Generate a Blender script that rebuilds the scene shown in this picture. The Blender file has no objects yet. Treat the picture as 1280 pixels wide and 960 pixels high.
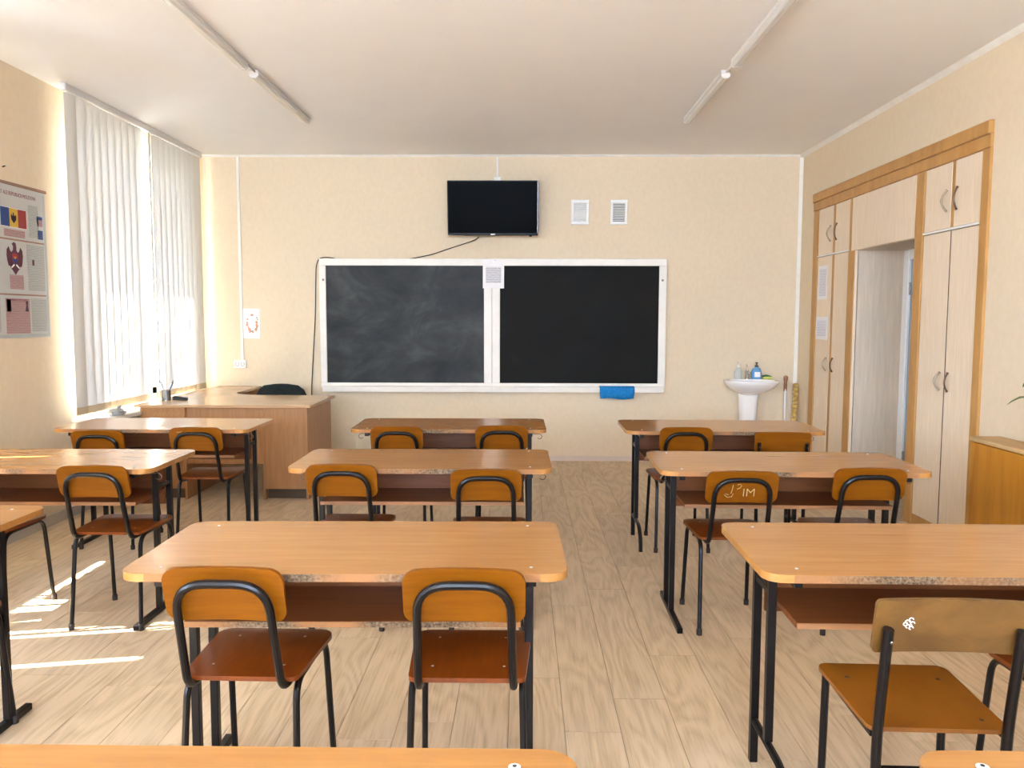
import bpy, math, random
from mathutils import Matrix, Vector
random.seed(7)
PI = math.pi
SC = bpy.context.scene
COL = SC.collection

# ------------------------------------------------------------------ camera, sky, sun, exposure
CAM_H = 1.4244
R = Vector((0.99990821, 0.01337049, 0.00219275)); U = Vector((-0.00327941, 0.08180089, 0.9966433)); F = Vector((-0.01314624, 0.996559, -0.08183723))
cd = bpy.data.cameras.new('camera'); cam = bpy.data.objects.new('camera', cd); COL.objects.link(cam)
cd.sensor_width = 36.0; cd.sensor_fit = 'HORIZONTAL'; cd.lens = 996.975 * 36 / 1280; cd.clip_start = 0.02
cam.matrix_world = Matrix(((R.x, U.x, -F.x, 0), (R.y, U.y, -F.y, 0), (R.z, U.z, -F.z, CAM_H), (0, 0, 0, 1)))
SC.camera = cam
W = bpy.data.worlds.new('sky'); SC.world = W; W.use_nodes = True
bg = W.node_tree.nodes['Background']; bg.inputs['Color'].default_value = (0.765, 0.92, 1.26, 1); bg.inputs['Strength'].default_value = 11.0
sd = bpy.data.lights.new('sun', 'SUN'); sun = bpy.data.objects.new('sun', sd); COL.objects.link(sun)
sd.energy = 32.0; sd.angle = 0.012; sd.color = (1.0, 0.96, 0.90)
sun.location = (-8, 4, 9); sun.rotation_euler = Vector((1, 0.2, -1.065)).to_track_quat('-Z', 'Y').to_euler()
D, XL, XR, H = 7.9407, -3.2456, 2.7175, 3.0161
YB = -4.0                                                    # wall behind the camera
WINS = [(5.74, 7.60), (2.40, 4.40), (-0.60, 1.00)]           # left wall window openings; the last is unseen, added for its daylight
WZ0, WZ1 = 0.76, 2.84
for k, (a, b) in enumerate(WINS):                            # light portals in the window openings
    ld = bpy.data.lights.new('window_daylight', 'AREA'); lo = bpy.data.objects.new('window_daylight', ld); COL.objects.link(lo)
    ld.shape = 'RECTANGLE'; ld.size = b - a; ld.size_y = WZ1 - WZ0; ld.cycles.is_portal = True
    lo.matrix_world = Matrix(((0, 0, -1, XL - 0.40), (1, 0, 0, (a + b) / 2), (0, -1, 0, (WZ0 + WZ1) / 2), (0, 0, 0, 1)))
FW = (-3.0, 1.9, 1.30, 2.90)                                  # unseen window added behind the camera for fill light
ld = bpy.data.lights.new('window_daylight', 'AREA'); lo = bpy.data.objects.new('window_daylight', ld); COL.objects.link(lo)
ld.shape = 'RECTANGLE'; ld.size = FW[1] - FW[0]; ld.size_y = FW[3] - FW[2]; ld.cycles.is_portal = True
lo.matrix_world = Matrix(((1, 0, 0, (FW[0] + FW[1]) / 2), (0, 0, -1, YB - .12), (0, 1, 0, (FW[2] + FW[3]) / 2), (0, 0, 0, 1)))
V = SC.view_settings
V.view_transform = 'Standard'; V.look = 'None'; V.gamma = 1.0; V.use_curve_mapping = False; V.exposure = 1.9
SC.cycles.diffuse_bounces = 7; SC.cycles.max_bounces = 14; SC.cycles.transparent_max_bounces = 16
SC.cycles.sample_clamp_indirect = 6.0

# ------------------------------------------------------------------ materials
def mat(name, col=(.5, .5, .5), rough=.5, metal=0.0, spec=.5, coat=0.0):
    m = bpy.data.materials.new(name); m.use_nodes = True
    b = m.node_tree.nodes['Principled BSDF']
    b.inputs['Base Color'].default_value = (*col, 1); b.inputs['Roughness'].default_value = rough
    b.inputs['Metallic'].default_value = metal; b.inputs['Specular IOR Level'].default_value = spec
    b.inputs['Coat Weight'].default_value = coat; b.inputs['Coat Roughness'].default_value = .12
    return m
def N(m, t, **k):
    n = m.node_tree.nodes.new(t)
    for a, v in k.items():
        if hasattr(n, a) and a not in ('Scale',): setattr(n, a, v)
        else: n.inputs[a].default_value = v
    return n
def L(m, a, b): m.node_tree.links.new(a, b)
def P(m): return m.node_tree.nodes['Principled BSDF']
def ramp(m, fac, stops):
    r = m.node_tree.nodes.new('ShaderNodeValToRGB'); cr = r.color_ramp
    while len(cr.elements) < len(stops): cr.elements.new(0.5)
    for e, (p, c) in zip(cr.elements, stops): e.position = p; e.color = (*c, 1)
    L(m, fac, r.inputs['Fac']); return r.outputs['Color']
def coords(m, scale, rnd=0.0):
    tc = N(m, 'ShaderNodeTexCoord'); out = tc.outputs['Object']
    if rnd:
        oi = N(m, 'ShaderNodeObjectInfo'); s = N(m, 'ShaderNodeVectorMath', operation='SCALE'); s.inputs[0].default_value = (1, 1.7, .6)
        mul = N(m, 'ShaderNodeMath', operation='MULTIPLY'); L(m, oi.outputs['Random'], mul.inputs[0]); mul.inputs[1].default_value = rnd
        L(m, mul.outputs[0], s.inputs['Scale'])
        ad = N(m, 'ShaderNodeVectorMath', operation='ADD'); L(m, out, ad.inputs[0]); L(m, s.outputs[0], ad.inputs[1]); out = ad.outputs[0]
    mp = N(m, 'ShaderNodeMapping'); mp.inputs['Scale'].default_value = scale; L(m, out, mp.inputs['Vector'])
    return mp.outputs['Vector']
def bump(m, h, strength, dist=.002):
    b = N(m, 'ShaderNodeBump'); b.inputs['Strength'].default_value = strength; b.inputs['Distance'].default_value = dist
    L(m, h, b.inputs['Height']); L(m, b.outputs['Normal'], P(m).inputs['Normal'])
def noise(m, vec, scale, detail=4, rough=.55, dist=0.0):
    n = N(m, 'ShaderNodeTexNoise'); n.inputs['Scale'].default_value = scale; n.inputs['Detail'].default_value = detail
    n.inputs['Roughness'].default_value = rough; n.inputs['Distortion'].default_value = dist; L(m, vec, n.inputs['Vector']); return n.outputs['Fac']
def lerpc(a, b, t): return tuple(a[i] + (b[i] - a[i]) * t for i in range(3))
def wood(name, col, dark, scale=(2.5, 45, 45), rough=.35, spec=.5, coat=0.0, rnd=9.0, amt=1.0):
    """fine streaked laminate; grain runs along the axis of the smallest scale"""
    m = mat(name, col, rough, spec=spec, coat=coat); v = coords(m, scale, rnd)
    n = noise(m, v, 1.0, 5, .6, .4)
    c = ramp(m, n, [(.3, lerpc(col, dark, amt)), (.55, col), (.75, lerpc(col, tuple(min(1, x * 1.12) for x in col), amt))])
    L(m, c, P(m).inputs['Base Color']); return m
def plain_noise(name, col, col2, scale, rough=.7, spec=.3, bmp=0.0, bscale=60, sc3=(1, 1, 1)):
    m = mat(name, col, rough, spec=spec); v = coords(m, sc3)
    L(m, ramp(m, noise(m, v, scale, 5), [(.35, col), (.68, col2)]), P(m).inputs['Base Color'])
    if bmp: bump(m, noise(m, v, bscale, 3), bmp)
    return m

M = {}
M['wallpaper'] = plain_noise('cream wallpaper', (.715, .59, .42), (.685, .56, .39), 30, .75, .25, .2, 90, (1, 1, .7))
M['ceiling'] = plain_noise('painted ceiling', (.86, .855, .85), (.845, .84, .835), 3, .85, .2)
M['white_paint'] = plain_noise('white paint', (.80, .77, .70), (.75, .71, .63), 14, .45, .4)
M['white_plastic'] = mat('white plastic', (.80, .78, .74), .4)
M['frame_white'] = plain_noise('board frame white', (.82, .78, .70), (.77, .73, .65), 9, .45, .4)
M['pvc'] = mat('white window profile', (.85, .86, .86), .3)
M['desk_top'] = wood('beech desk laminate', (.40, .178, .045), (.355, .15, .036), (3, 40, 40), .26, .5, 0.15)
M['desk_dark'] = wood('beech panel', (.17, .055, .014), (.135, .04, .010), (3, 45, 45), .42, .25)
M['desk_edge'] = wood('beech edge band', (.30, .135, .05), (.22, .095, .034), (4, 30, 30), .5)
M['chair_ply'] = wood('varnished orange plywood', (.18, .054, .001), (.15, .042, .0008), (4, 60, 60), .4, .16, .0)
M['seat_ply'] = wood('varnished brown plywood', (.175, .038, .003), (.145, .029, .002), (60, 5, 60), .32, .35, .1)
M['old_ply'] = wood('worn brown plywood', (.145, .066, .013), (.085, .037, .007), (7, 7, 11), .4, .45, .1)
M['old_seat'] = wood('worn ochre seat plywood', (.225, .078, .006), (.18, .058, .004), (8, 5, 20), .35, .5, .15)
M['black_steel'] = mat('black painted steel', (.005, .0035, .0035), .3, spec=.28)
M['rubber'] = mat('dark rubber', (.02, .012, .01), .7)
M['screw'] = mat('zinc screw', (.50, .45, .38), .45, .3)
M['teacher'] = wood('pale oak laminate', (.37, .18, .07), (.31, .145, .053), (50, 50, 4), .4, .4)
M['teacher_top'] = wood('pale oak laminate top', (.50, .305, .16), (.43, .255, .125), (4, 50, 50), .26, .5, .2)
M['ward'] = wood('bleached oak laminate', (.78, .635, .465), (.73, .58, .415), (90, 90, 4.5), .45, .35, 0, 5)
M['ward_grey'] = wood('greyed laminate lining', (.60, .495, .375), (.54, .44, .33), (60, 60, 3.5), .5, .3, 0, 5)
M['trim_wood'] = wood('honey wood trim', (.50, .26, .075), (.42, .20, .05), (12, 12, 3), .4, .4)
M['cab_wood'] = wood('orange varnished wood', (.46, .185, .010), (.35, .125, .006), (14, 14, 1.6), .35, .5, .2)
M['cab_top'] = wood('worn board edge', (.55, .36, .17), (.40, .25, .11), (12, 2, 12), .6, .3)
M['slate'] = mat('slate board', (.022, .024, .022), .55, spec=.07)
M['slate_dust_sheen'] = mat('slate board with chalk and painted sheen', (.03, .032, .03), .5, spec=.2)  # left slate: chalk smudges plus window reflection painted into the colour
for k_, st in (('slate', [(.3, (.009, .0088, .0075)), (.6, (.012, .0118, .010)), (.85, (.022, .0215, .019))]), ('slate_dust_sheen', [(.3, (.014, .0155, .015)), (.5, (.028, .030, .029)), (.72, (.065, .068, .066))])):
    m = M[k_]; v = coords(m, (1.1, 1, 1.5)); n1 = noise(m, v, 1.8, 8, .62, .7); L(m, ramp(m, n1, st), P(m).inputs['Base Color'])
M['screen'] = mat('dark glass screen', (.003, .003, .003), .3, spec=.012)
M['tv_plastic'] = mat('black gloss plastic', (.006, .006, .006), .35, spec=.15)
M['silver'] = mat('silver print', (.55, .55, .55), .35, .6)
M['ceramic'] = mat('white ceramic', (.84, .82, .78), .12, coat=.4)
M['chrome'] = mat('chrome', (.62, .62, .62), .15, 1.0)
M['nickel'] = mat('brushed nickel', (.24, .19, .135), .35, 1.0)
M['paper'] = plain_noise('white paper', (.84, .82, .80), (.80, .77, .75), 30, .8, .2)
M['blue_cloth'] = plain_noise('blue cloth', (.015, .16, .42), (.02, .24, .55), 40, .9, .1, .6, 130)
M['fabric_black'] = plain_noise('black office fabric', (.012, .016, .014), (.025, .03, .028), 60, .9, .2, .3, 200)
M['cable'] = mat('black cable', (.03, .024, .02), .5)
M['grey_plastic'] = mat('dark grey plastic', (.03, .03, .032), .45)
M['mesh_metal'] = mat('grey wire mesh', (.20, .19, .18), .4, .7)
M['leaf'] = plain_noise('green leaf', (.06, .14, .02), (.10, .20, .04), 20, .4, .5)
M['pot'] = mat('dusty pink pot', (.42, .20, .17), .6)
M['soil'] = mat('soil', (.05, .03, .02), .95)
M['door_blue'] = mat('grey blue door paint', (.30, .38, .45), .45)
M['lamp_white'] = mat('lamp housing', (.62, .60, .57), .4)
M['lamp_diff'] = mat('prismatic lamp cover', (.66, .65, .62), .25)
M['lamp_dark'] = mat('lamp side', (.30, .28, .26), .5)
M['dark_gap'] = mat('dark gap', (.10, .065, .04), .8); M['joint'] = mat('floor joint', (.27, .19, .12), .8)
M['asphalt'] = plain_noise('pale paving', (.50, .48, .44), (.42, .40, .37), 2, .9, .1)
M['facade'] = plain_noise('facade plaster', (.62, .58, .50), (.56, .52, .45), 3, .9, .1)
M['yellow_straw'] = plain_noise('yellow straw', (.62, .42, .13), (.48, .30, .08), 60, .85, .2, .5, 200)
M['mop_wood'] = wood('brown handle wood', (.28, .12, .045), (.20, .08, .03), (40, 40, 5), .5)
M['sponge_y'] = plain_noise('yellow sponge', (.70, .72, .20), (.6, .62, .15), 80, .95, .1, .6, 200)
M['sponge_g'] = plain_noise('green scourer', (.02, .10, .04), (.03, .14, .06), 120, .95, .1, .6, 200)
def clearish(name, col, mixf):
    m = mat(name, col, .08); nt = m.node_tree; t = nt.nodes.new('ShaderNodeBsdfTransparent'); t.inputs['Color'].default_value = (.95, .97, .97, 1)
    mx = nt.nodes.new('ShaderNodeMixShader'); mx.inputs[0].default_value = mixf
    L(m, t.outputs[0], mx.inputs[1]); L(m, P(m).outputs[0], mx.inputs[2]); L(m, mx.outputs[0], nt.nodes['Material Output'].inputs['Surface']); return m
M['clear_plastic'] = clearish('clear plastic', (.75, .78, .78), .35)
M['blue_liquid'] = clearish('blue soap bottle', (.16, .40, .72), .75)
gm = bpy.data.materials.new('window glass'); gm.use_nodes = True; nt = gm.node_tree; nt.nodes.remove(nt.nodes['Principled BSDF'])
t = nt.nodes.new('ShaderNodeBsdfTransparent'); t.inputs[0].default_value = (.96, .98, .97, 1); g = nt.nodes.new('ShaderNodeBsdfGlossy'); g.inputs['Roughness'].default_value = .02
mx = nt.nodes.new('ShaderNodeMixShader'); mx.inputs[0].default_value = .06
L(gm, t.outputs[0], mx.inputs[1]); L(gm, g.outputs[0], mx.inputs[2]); L(gm, mx.outputs[0], nt.nodes['Material Output'].inputs['Surface']); M['glass'] = gm
bm_ = mat('blind fabric', (.66, .64, .585), .9, spec=.1); nt = bm_.node_tree; tr = nt.nodes.new('ShaderNodeBsdfTranslucent'); tr.inputs[0].default_value = (.62, .61, .58, 1)
mx = nt.nodes.new('ShaderNodeMixShader'); mx.inputs[0].default_value = .055
L(bm_, P(bm_).outputs[0], mx.inputs[1]); L(bm_, tr.outputs[0], mx.inputs[2]); L(bm_, mx.outputs[0], nt.nodes['Material Output'].inputs['Surface']); M['blind'] = bm_
M['blind_hem_shade'] = mat('blind hem shade', (.50, .39, .25), .8, spec=.1)  # tan band below the glass: its missing backlight put into the colour
# worn front edge of the desks: particle board showing through
m = M['worn_edge'] = mat('worn particle board edge', (.4, .25, .13), .7, spec=.2); v = coords(m, (1, 1, 1), 5)
wide = noise(m, v, 3.0, 2); fine = noise(m, v, 130, 4, .7)
big = N(m, 'ShaderNodeMapRange'); L(m, wide, big.inputs[0]); big.inputs[1].default_value = .37; big.inputs[2].default_value = .49
tcw = N(m, 'ShaderNodeTexCoord'); sxw = N(m, 'ShaderNodeSeparateXYZ'); L(m, tcw.outputs['Object'], sxw.inputs[0])
sb = N(m, 'ShaderNodeMath', operation='SUBTRACT'); L(m, sxw.outputs['X'], sb.inputs[0]); sb.inputs[1].default_value = .6
ab = N(m, 'ShaderNodeMath', operation='ABSOLUTE'); L(m, sb.outputs[0], ab.inputs[0])
en = N(m, 'ShaderNodeMapRange'); L(m, ab.outputs[0], en.inputs[0]); en.inputs[1].default_value = .28; en.inputs[2].default_value = .46; en.inputs[3].default_value = 1; en.inputs[4].default_value = 0
mw = N(m, 'ShaderNodeMath', operation='MULTIPLY'); L(m, big.outputs[0], mw.inputs[0]); L(m, en.outputs[0], mw.inputs[1])
cmix = N(m, 'ShaderNodeMix', data_type='RGBA'); L(m, mw.outputs[0], cmix.inputs[0])
cmix.inputs[6].default_value = (.30, .135, .05, 1); L(m, ramp(m, fine, [(.36, (.05, .032, .018)), (.52, (.17, .105, .055)), (.68, (.25, .185, .115))]), cmix.inputs[7])
L(m, cmix.outputs[2], P(m).inputs['Base Color']); bump(m, fine, .5)
# floor planks: oak figure from contour lines of a stretched noise, different on each plank
m = M['plank'] = mat('oak vinyl plank', (.5, .38, .25), .42, spec=.35); v = coords(m, (4.2, .8, 1), 60)
f1 = noise(m, v, 1.0, 2.5, .5, .35)
mu = N(m, 'ShaderNodeMath', operation='MULTIPLY'); L(m, f1, mu.inputs[0]); mu.inputs[1].default_value = 11
pp = N(m, 'ShaderNodeMath', operation='PINGPONG'); L(m, mu.outputs[0], pp.inputs[0]); pp.inputs[1].default_value = .5
v2 = coords(m, (110, 5, 1), 40); f2 = noise(m, v2, 1.0, 4, .6)
v3 = coords(m, (1, 1, 1), 30); f3 = noise(m, v3, 2.0, 2)
ad = N(m, 'ShaderNodeMath', operation='MULTIPLY_ADD'); L(m, pp.outputs[0], ad.inputs[0]); ad.inputs[1].default_value = .7; L(m, f2, ad.inputs[2])
ad2 = N(m, 'ShaderNodeMath', operation='MULTIPLY_ADD'); L(m, f3, ad2.inputs[0]); ad2.inputs[1].default_value = .35; L(m, ad.outputs[0], ad2.inputs[2])
c1 = ramp(m, ad2.outputs[0], [(.40, (.40, .28, .165)), (.70, (.53, .39, .24)), (1.0, (.64, .485, .315))])
oi = N(m, 'ShaderNodeObjectInfo'); hv = N(m, 'ShaderNodeHueSaturation'); mr = N(m, 'ShaderNodeMapRange'); L(m, oi.outputs['Random'], mr.inputs[0])
mr.inputs[3].default_value = .93; mr.inputs[4].default_value = 1.05; L(m, mr.outputs[0], hv.inputs['Value']); L(m, c1, hv.inputs['Color']); L(m, hv.outputs[0], P(m).inputs['Base Color'])
bump(m, f2, .12, .001)
# printed matter: rows of small illegible marks
def printed(name, paper, ink, sx, sz, dens=.5, axis='XZ'):
    m = mat(name, paper, .7, spec=.2); tc = N(m, 'ShaderNodeTexCoord'); sp = N(m, 'ShaderNodeSeparateXYZ'); L(m, tc.outputs['Object'], sp.inputs[0])
    cb = N(m, 'ShaderNodeCombineXYZ'); L(m, sp.outputs[axis[0]], cb.inputs[0]); L(m, sp.outputs[axis[1]], cb.inputs[1])
    mp = N(m, 'ShaderNodeMapping'); mp.inputs['Scale'].default_value = (sx, sz, 1); L(m, cb.outputs[0], mp.inputs['Vector'])
    w = N(m, 'ShaderNodeTexWave', wave_type='BANDS', bands_direction='Y'); w.inputs['Scale'].default_value = .314; L(m, mp.outputs[0], w.inputs['Vector'])
    n = noise(m, mp.outputs[0], 1.0, 3, .7); mu = N(m, 'ShaderNodeMath', operation='MULTIPLY'); L(m, w.outputs['Fac'], mu.inputs[0]); L(m, n, mu.inputs[1])
    L(m, ramp(m, mu.outputs[0], [(dens - .12, paper), (dens + .12, ink)]), P(m).inputs['Base Color']); return m
M['print_wall'] = printed('printed sheet', (.43, .43, .40), (.29, .30, .275), 60, 90, .36, 'YZ')
M['print_pink'] = printed('pink printed block', (.42, .275, .265), (.29, .165, .165), 60, 90, .36, 'YZ')
M['print_note'] = printed('handwritten sheet', (.76, .74, .76), (.45, .44, .50), 60, 70, .42, 'YZ')
M['print_cal'] = printed('calendar print', (.78, .76, .76), (.16, .15, .17), 90, 75, .33, 'XZ')
M['poster_sheet'] = mat('laminated poster sheet', (.46, .46, .435), .35)
for nme, c in (('ink_blue', (.03, .06, .20)), ('ink_yellow', (.58, .36, .05)), ('ink_red', (.30, .035, .035)), ('ink_dark', (.04, .02, .03)), ('ink_plum', (.11, .03, .05)), ('ink_title', (.22, .06, .08)),
               ('orange_flower', (.72, .30, .15)), ('pink_flower', (.70, .36, .28)), ('green_leafprint', (.30, .34, .22)), ('scratch', (.50, .34, .14)), ('white_paint_spot', (.82, .80, .76)), ('batten', (.30, .175, .12)), ('poster_border', (.40, .42, .40))):
    M[nme] = mat(nme.replace('_', ' '), c, .6, spec=.25)

# ------------------------------------------------------------------ mesh helpers
class MB:
    def __init__(s): s.v = []; s.f = []
    def add(s, vs, fs):
        o = len(s.v); s.v += [tuple(p) for p in vs]; s.f += [tuple(i + o for i in f) for f in fs]; return s
    def box(s, x0, x1, y0, y1, z0, z1, ch=0.0):
        x0, x1 = min(x0, x1), max(x0, x1); y0, y1 = min(y0, y1), max(y0, y1); z0, z1 = min(z0, z1), max(z0, z1)
        if ch <= 0:
            return s.add([(x0, y0, z0), (x1, y0, z0), (x1, y1, z0), (x0, y1, z0), (x0, y0, z1), (x1, y0, z1), (x1, y1, z1), (x0, y1, z1)],
                  [(0, 3, 2, 1), (4, 5, 6, 7), (0, 1, 5, 4), (1, 2, 6, 5), (2, 3, 7, 6), (3, 0, 4, 7)])
        c = min(ch, (x1 - x0) / 2.01, (y1 - y0) / 2.01, (z1 - z0) / 2.01); vs = []                  # chamfered box, 24 vertices
        for X, sx in ((x0, 1), (x1, -1)):
            for Y, sy in ((y0, 1), (y1, -1)):
                for Z, sz in ((z0, 1), (z1, -1)):
                    vs += [(X, Y + sy * c, Z + sz * c), (X + sx * c, Y, Z + sz * c), (X + sx * c, Y + sy * c, Z)]
        def i(a, b, d, k): return (a * 4 + b * 2 + d) * 3 + k
        fs = []
        for a in (0, 1):
            fs.append([i(a, 0, 0, 0), i(a, 1, 0, 0), i(a, 1, 1, 0), i(a, 0, 1, 0)][::(-1 if a == 0 else 1)])
            fs.append([i(0, a, 0, 1), i(1, a, 0, 1), i(1, a, 1, 1), i(0, a, 1, 1)][::(1 if a == 0 else -1)])
            fs.append([i(0, 0, a, 2), i(1, 0, a, 2), i(1, 1, a, 2), i(0, 1, a, 2)][::(-1 if a == 0 else 1)])
            for b in (0, 1):
                fs.append([i(a, b, 0, 0), i(a, b, 1, 0), i(a, b, 1, 1), i(a, b, 0, 1)])
                fs.append([i(a, 0, b, 0), i(a, 1, b, 0), i(a, 1, b, 2), i(a, 0, b, 2)])
                fs.append([i(0, a, b, 1), i(1, a, b, 1), i(1, a, b, 2), i(0, a, b, 2)])
                for d in (0, 1): fs.append([i(a, b, d, 0), i(a, b, d, 1), i(a, b, d, 2)])
        return s.add(vs, fs)
    def tube(s, pts, r, n=10, closed=False, flat=1.0):
        pts = [Vector(p) for p in pts]; m = len(pts); rings = []; prev = None
        for i, p in enumerate(pts):
            a = pts[i - 1] if (i or closed) else p; b = pts[(i + 1) % m] if (i < m - 1 or closed) else p
            t = (b - a).normalized()
            if prev is None:
                ref = Vector((1, 0, 0)) if abs(t.x) < .9 else Vector((0, 1, 0)); u = (ref - t * ref.dot(t)).normalized()
            else: u = (prev - t * prev.dot(t)).normalized()
            prev = u; w = t.cross(u); rr = r[i] if isinstance(r, (list, tuple)) else r
            rings.append([p + u * rr * math.cos(2 * PI * k / n) * flat + w * rr * math.sin(2 * PI * k / n) for k in range(n)])
        return s.loft(rings, cap=not closed, wrap=closed)
    def loft(s, rings, cap=True, wrap=False):
        n = len(rings[0]); m = len(rings); fs = []
        for i in range(m if wrap else m - 1):
            j = (i + 1) % m
            for k in range(n): fs.append((i * n + k, i * n + (k + 1) % n, j * n + (k + 1) % n, j * n + k))
        if cap: fs += [tuple(range(n))[::-1], tuple((m - 1) * n + k for k in range(n))]
        return s.add([p for r_ in rings for p in r_], fs)
    def lathe(s, prof, n=16, c=(0, 0, 0), cap=True):
        return s.loft([[(c[0] + r * math.cos(2 * PI * k / n), c[1] + r * math.sin(2 * PI * k / n), c[2] + z) for k in range(n)] for r, z in prof], cap)
    def prism(s, poly, axis, a0, a1):
        """polygon (2-D) extruded along an axis: 'x' -> (y,z), 'y' -> (x,z), 'z' -> (x,y)"""
        def q(p, a): return {'x': (a, p[0], p[1]), 'y': (p[0], a, p[1]), 'z': (p[0], p[1], a)}[axis]
        return s.loft([[q(p, a0) for p in poly], [q(p, a1) for p in poly]])
    def slab(s, w, h, r, t, bow=None, taper=0.0, rr=None, n=6, nx=8):
        """rounded rectangle in x (w) and y (h), thickness t down from z=0, bow(x) lifts z; taper narrows the y=-h/2 side; rr: radius there"""
        rr = r if rr is None else rr; ra = max(r, rr); xs = []
        for q in range(n + 1): xs.append(-w / 2 + ra * (1 - math.cos(PI / 2 * q / n)))
        for q in range(1, nx): xs.append(-w / 2 + ra + (w - 2 * ra) * q / nx)
        xs += [-x for x in xs[n::-1]]
        def edge(x, rad):
            d = w / 2 - abs(x)
            return 0.0 if rad <= 0 or d >= rad else rad - math.sqrt(max(0, rad * rad - (rad - d) ** 2))
        top = []; bot = []
        for x in xs:
            lo = -h / 2 + edge(x, rr); hi = h / 2 - edge(x, r); b = bow(x) if bow else 0
            for y in (lo, hi):
                kx = 1 - taper * (0.5 - y / h)
                top.append((x * kx, y, b)); bot.append((x * kx, y, b - t))
        m = len(xs); fs = []; o = len(top)
        for i in range(m - 1):
            a, b, c, d = 2 * i, 2 * i + 2, 2 * i + 3, 2 * i + 1
            fs += [(a, b, c, d), (a + o, d + o, c + o, b + o), (a, a + o, b + o, b), (d, c, c + o, d + o)]
        fs += [(0, 1, 1 + o, o), (2 * m - 2, 2 * m - 2 + o, 2 * m - 1 + o, 2 * m - 1)]
        return s.add(top + bot, fs)
    def xf(s, mtx): s.v = [tuple(mtx @ Vector(p)) for p in s.v]; return s
    def mesh(s, name, m, ang=35):
        me = bpy.data.meshes.new(name); me.from_pydata(s.v, [], s.f); me.validate()
        if m is not None: me.materials.append(m)
        import bmesh as _b
        b = _b.new(); b.from_mesh(me); _b.ops.recalc_face_normals(b, faces=b.faces); b.to_mesh(me); b.free()
        if ang:
            me.polygons.foreach_set('use_smooth', [True] * len(me.polygons)); me.set_sharp_from_angle(angle=math.radians(ang))
        return me
def fillet(pts, r, n=6):
    pts = [Vector(p) for p in pts]; out = [pts[0]]
    for i in range(1, len(pts) - 1):
        p = pts[i]; rad = r[i - 1] if isinstance(r, (list, tuple)) else r
        a = (pts[i - 1] - p); b = (pts[i + 1] - p); d = min(rad, a.length * .49, b.length * .49)
        A = p + a.normalized() * d; B = p + b.normalized() * d
        for k in range(n + 1):
            t = k / n; out.append(A * (1 - t) ** 2 + p * 2 * t * (1 - t) + B * t * t)
    return out + [pts[-1]]
def obj(name, mb, m, parent=None, ang=35, loc=None):
    me = mb.mesh(name, m, ang) if isinstance(mb, MB) else mb
    o = bpy.data.objects.new(name, me); COL.objects.link(o)
    if parent is not None: o.parent = parent
    if loc: o.location = loc
    return o
def tag(o, label, cat, group=None):
    o['label'] = label; o['category'] = cat
    if group: o['group'] = group
    return o
def thing(name, label, cat, loc=(0, 0, 0), rz=0.0, group=None):
    o = bpy.data.objects.new(name, None); COL.objects.link(o); o.location = loc; o.rotation_euler = (0, 0, rz); o.empty_display_size = .1
    return tag(o, label, cat, group)
def struct(name, mb, m, ang=None):
    o = obj(name, mb, m, None, ang); o['kind'] = 'structure'; return o
KIDS = {}
def kids(o): return [c for c in bpy.data.objects if c.parent == o]
def dup(root, loc, rz, label, group=None):
    def cp(o, par):
        c = o.copy(); COL.objects.link(c)
        if par is not None: c.parent = par
        for k in kids(o): cp(k, c)
        return c
    r = cp(root, None); r.location = loc; r.rotation_euler = (0, 0, rz); r['label'] = label
    if group: r['group'] = group
    return r
def text(name, body, size, m, parent, mtx, depth=.0006, spacing=1.0, thin=0.0):
    cu = bpy.data.curves.new('t', 'FONT'); cu.body = body; cu.size = size; cu.extrude = depth; cu.align_x = 'CENTER'; cu.align_y = 'CENTER'; cu.space_character = spacing; cu.resolution_u = 3; cu.offset = -thin
    o = bpy.data.objects.new('t', cu); COL.objects.link(o); dg = bpy.context.evaluated_depsgraph_get(); dg.update()
    me = bpy.data.meshes.new_from_object(o.evaluated_get(dg)); bpy.data.objects.remove(o); me.transform(mtx); me.materials.clear(); me.materials.append(m)
    return obj(name, me, None, parent)
def disc(c, r, n=14, axis='z', t=.002):
    mb = MB().lathe([(r, 0), (r, t * .6), (r * .7, t)], n)
    if axis == 'y': mb.xf(Matrix.Rotation(PI / 2, 4, 'X'))       # faces -y
    if axis == 'x': mb.xf(Matrix.Rotation(-PI / 2, 4, 'Y'))      # faces -x
    return mb.xf(Matrix.Translation(c))

# ------------------------------------------------------------------ the room
WT = 0.55
def wall_with_holes(axis_x0, axis_x1, y0, y1, z0, z1, holes):
    mb = MB(); cur = y0
    for a, b, c, d in sorted(holes):
        mb.box(axis_x0, axis_x1, cur, a, z0, z1)
        if c > z0: mb.box(axis_x0, axis_x1, a, b, z0, c)
        mb.box(axis_x0, axis_x1, a, b, d, z1); cur = b
    return mb.box(axis_x0, axis_x1, cur, y1, z0, z1)
struct('wall_left', wall_with_holes(XL - WT, XL, YB, D + .2, -.05, H + .1, [(a, b, WZ0, WZ1) for a, b in WINS]), M['wallpaper'])
WY0, WY1, WTOP = 4.742, 7.557, 2.578
struct('wall_right', wall_with_holes(XR, XR + .75, YB, D + .2, -.05, H + .1, [(WY0, WY1, -.05, WTOP)]), M['wallpaper'])
struct('wall_back', MB().box(XL, XR, D, D + .2, -.05, H + .1), M['wallpaper'])
a, b, c, d = FW
struct('wall_front', MB().box(XL, a, YB - .3, YB, -.05, H + .1).box(b, XR, YB - .3, YB, -.05, H + .1).box(a, b, YB - .3, YB, -.05, c).box(a, b, YB - .3, YB, d, H + .1), M['wallpaper'])
f = MB().box(a, b, YB - .1, YB - .04, c, c + .08, .006).box(a, b, YB - .1, YB - .04, d - .08, d, .006)
xs = [a, a + 1.6, a + 3.2, b - .08]
for x in xs: f.box(x, x + .08, YB - .1, YB - .04, c + .08, d - .08, .006)
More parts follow.
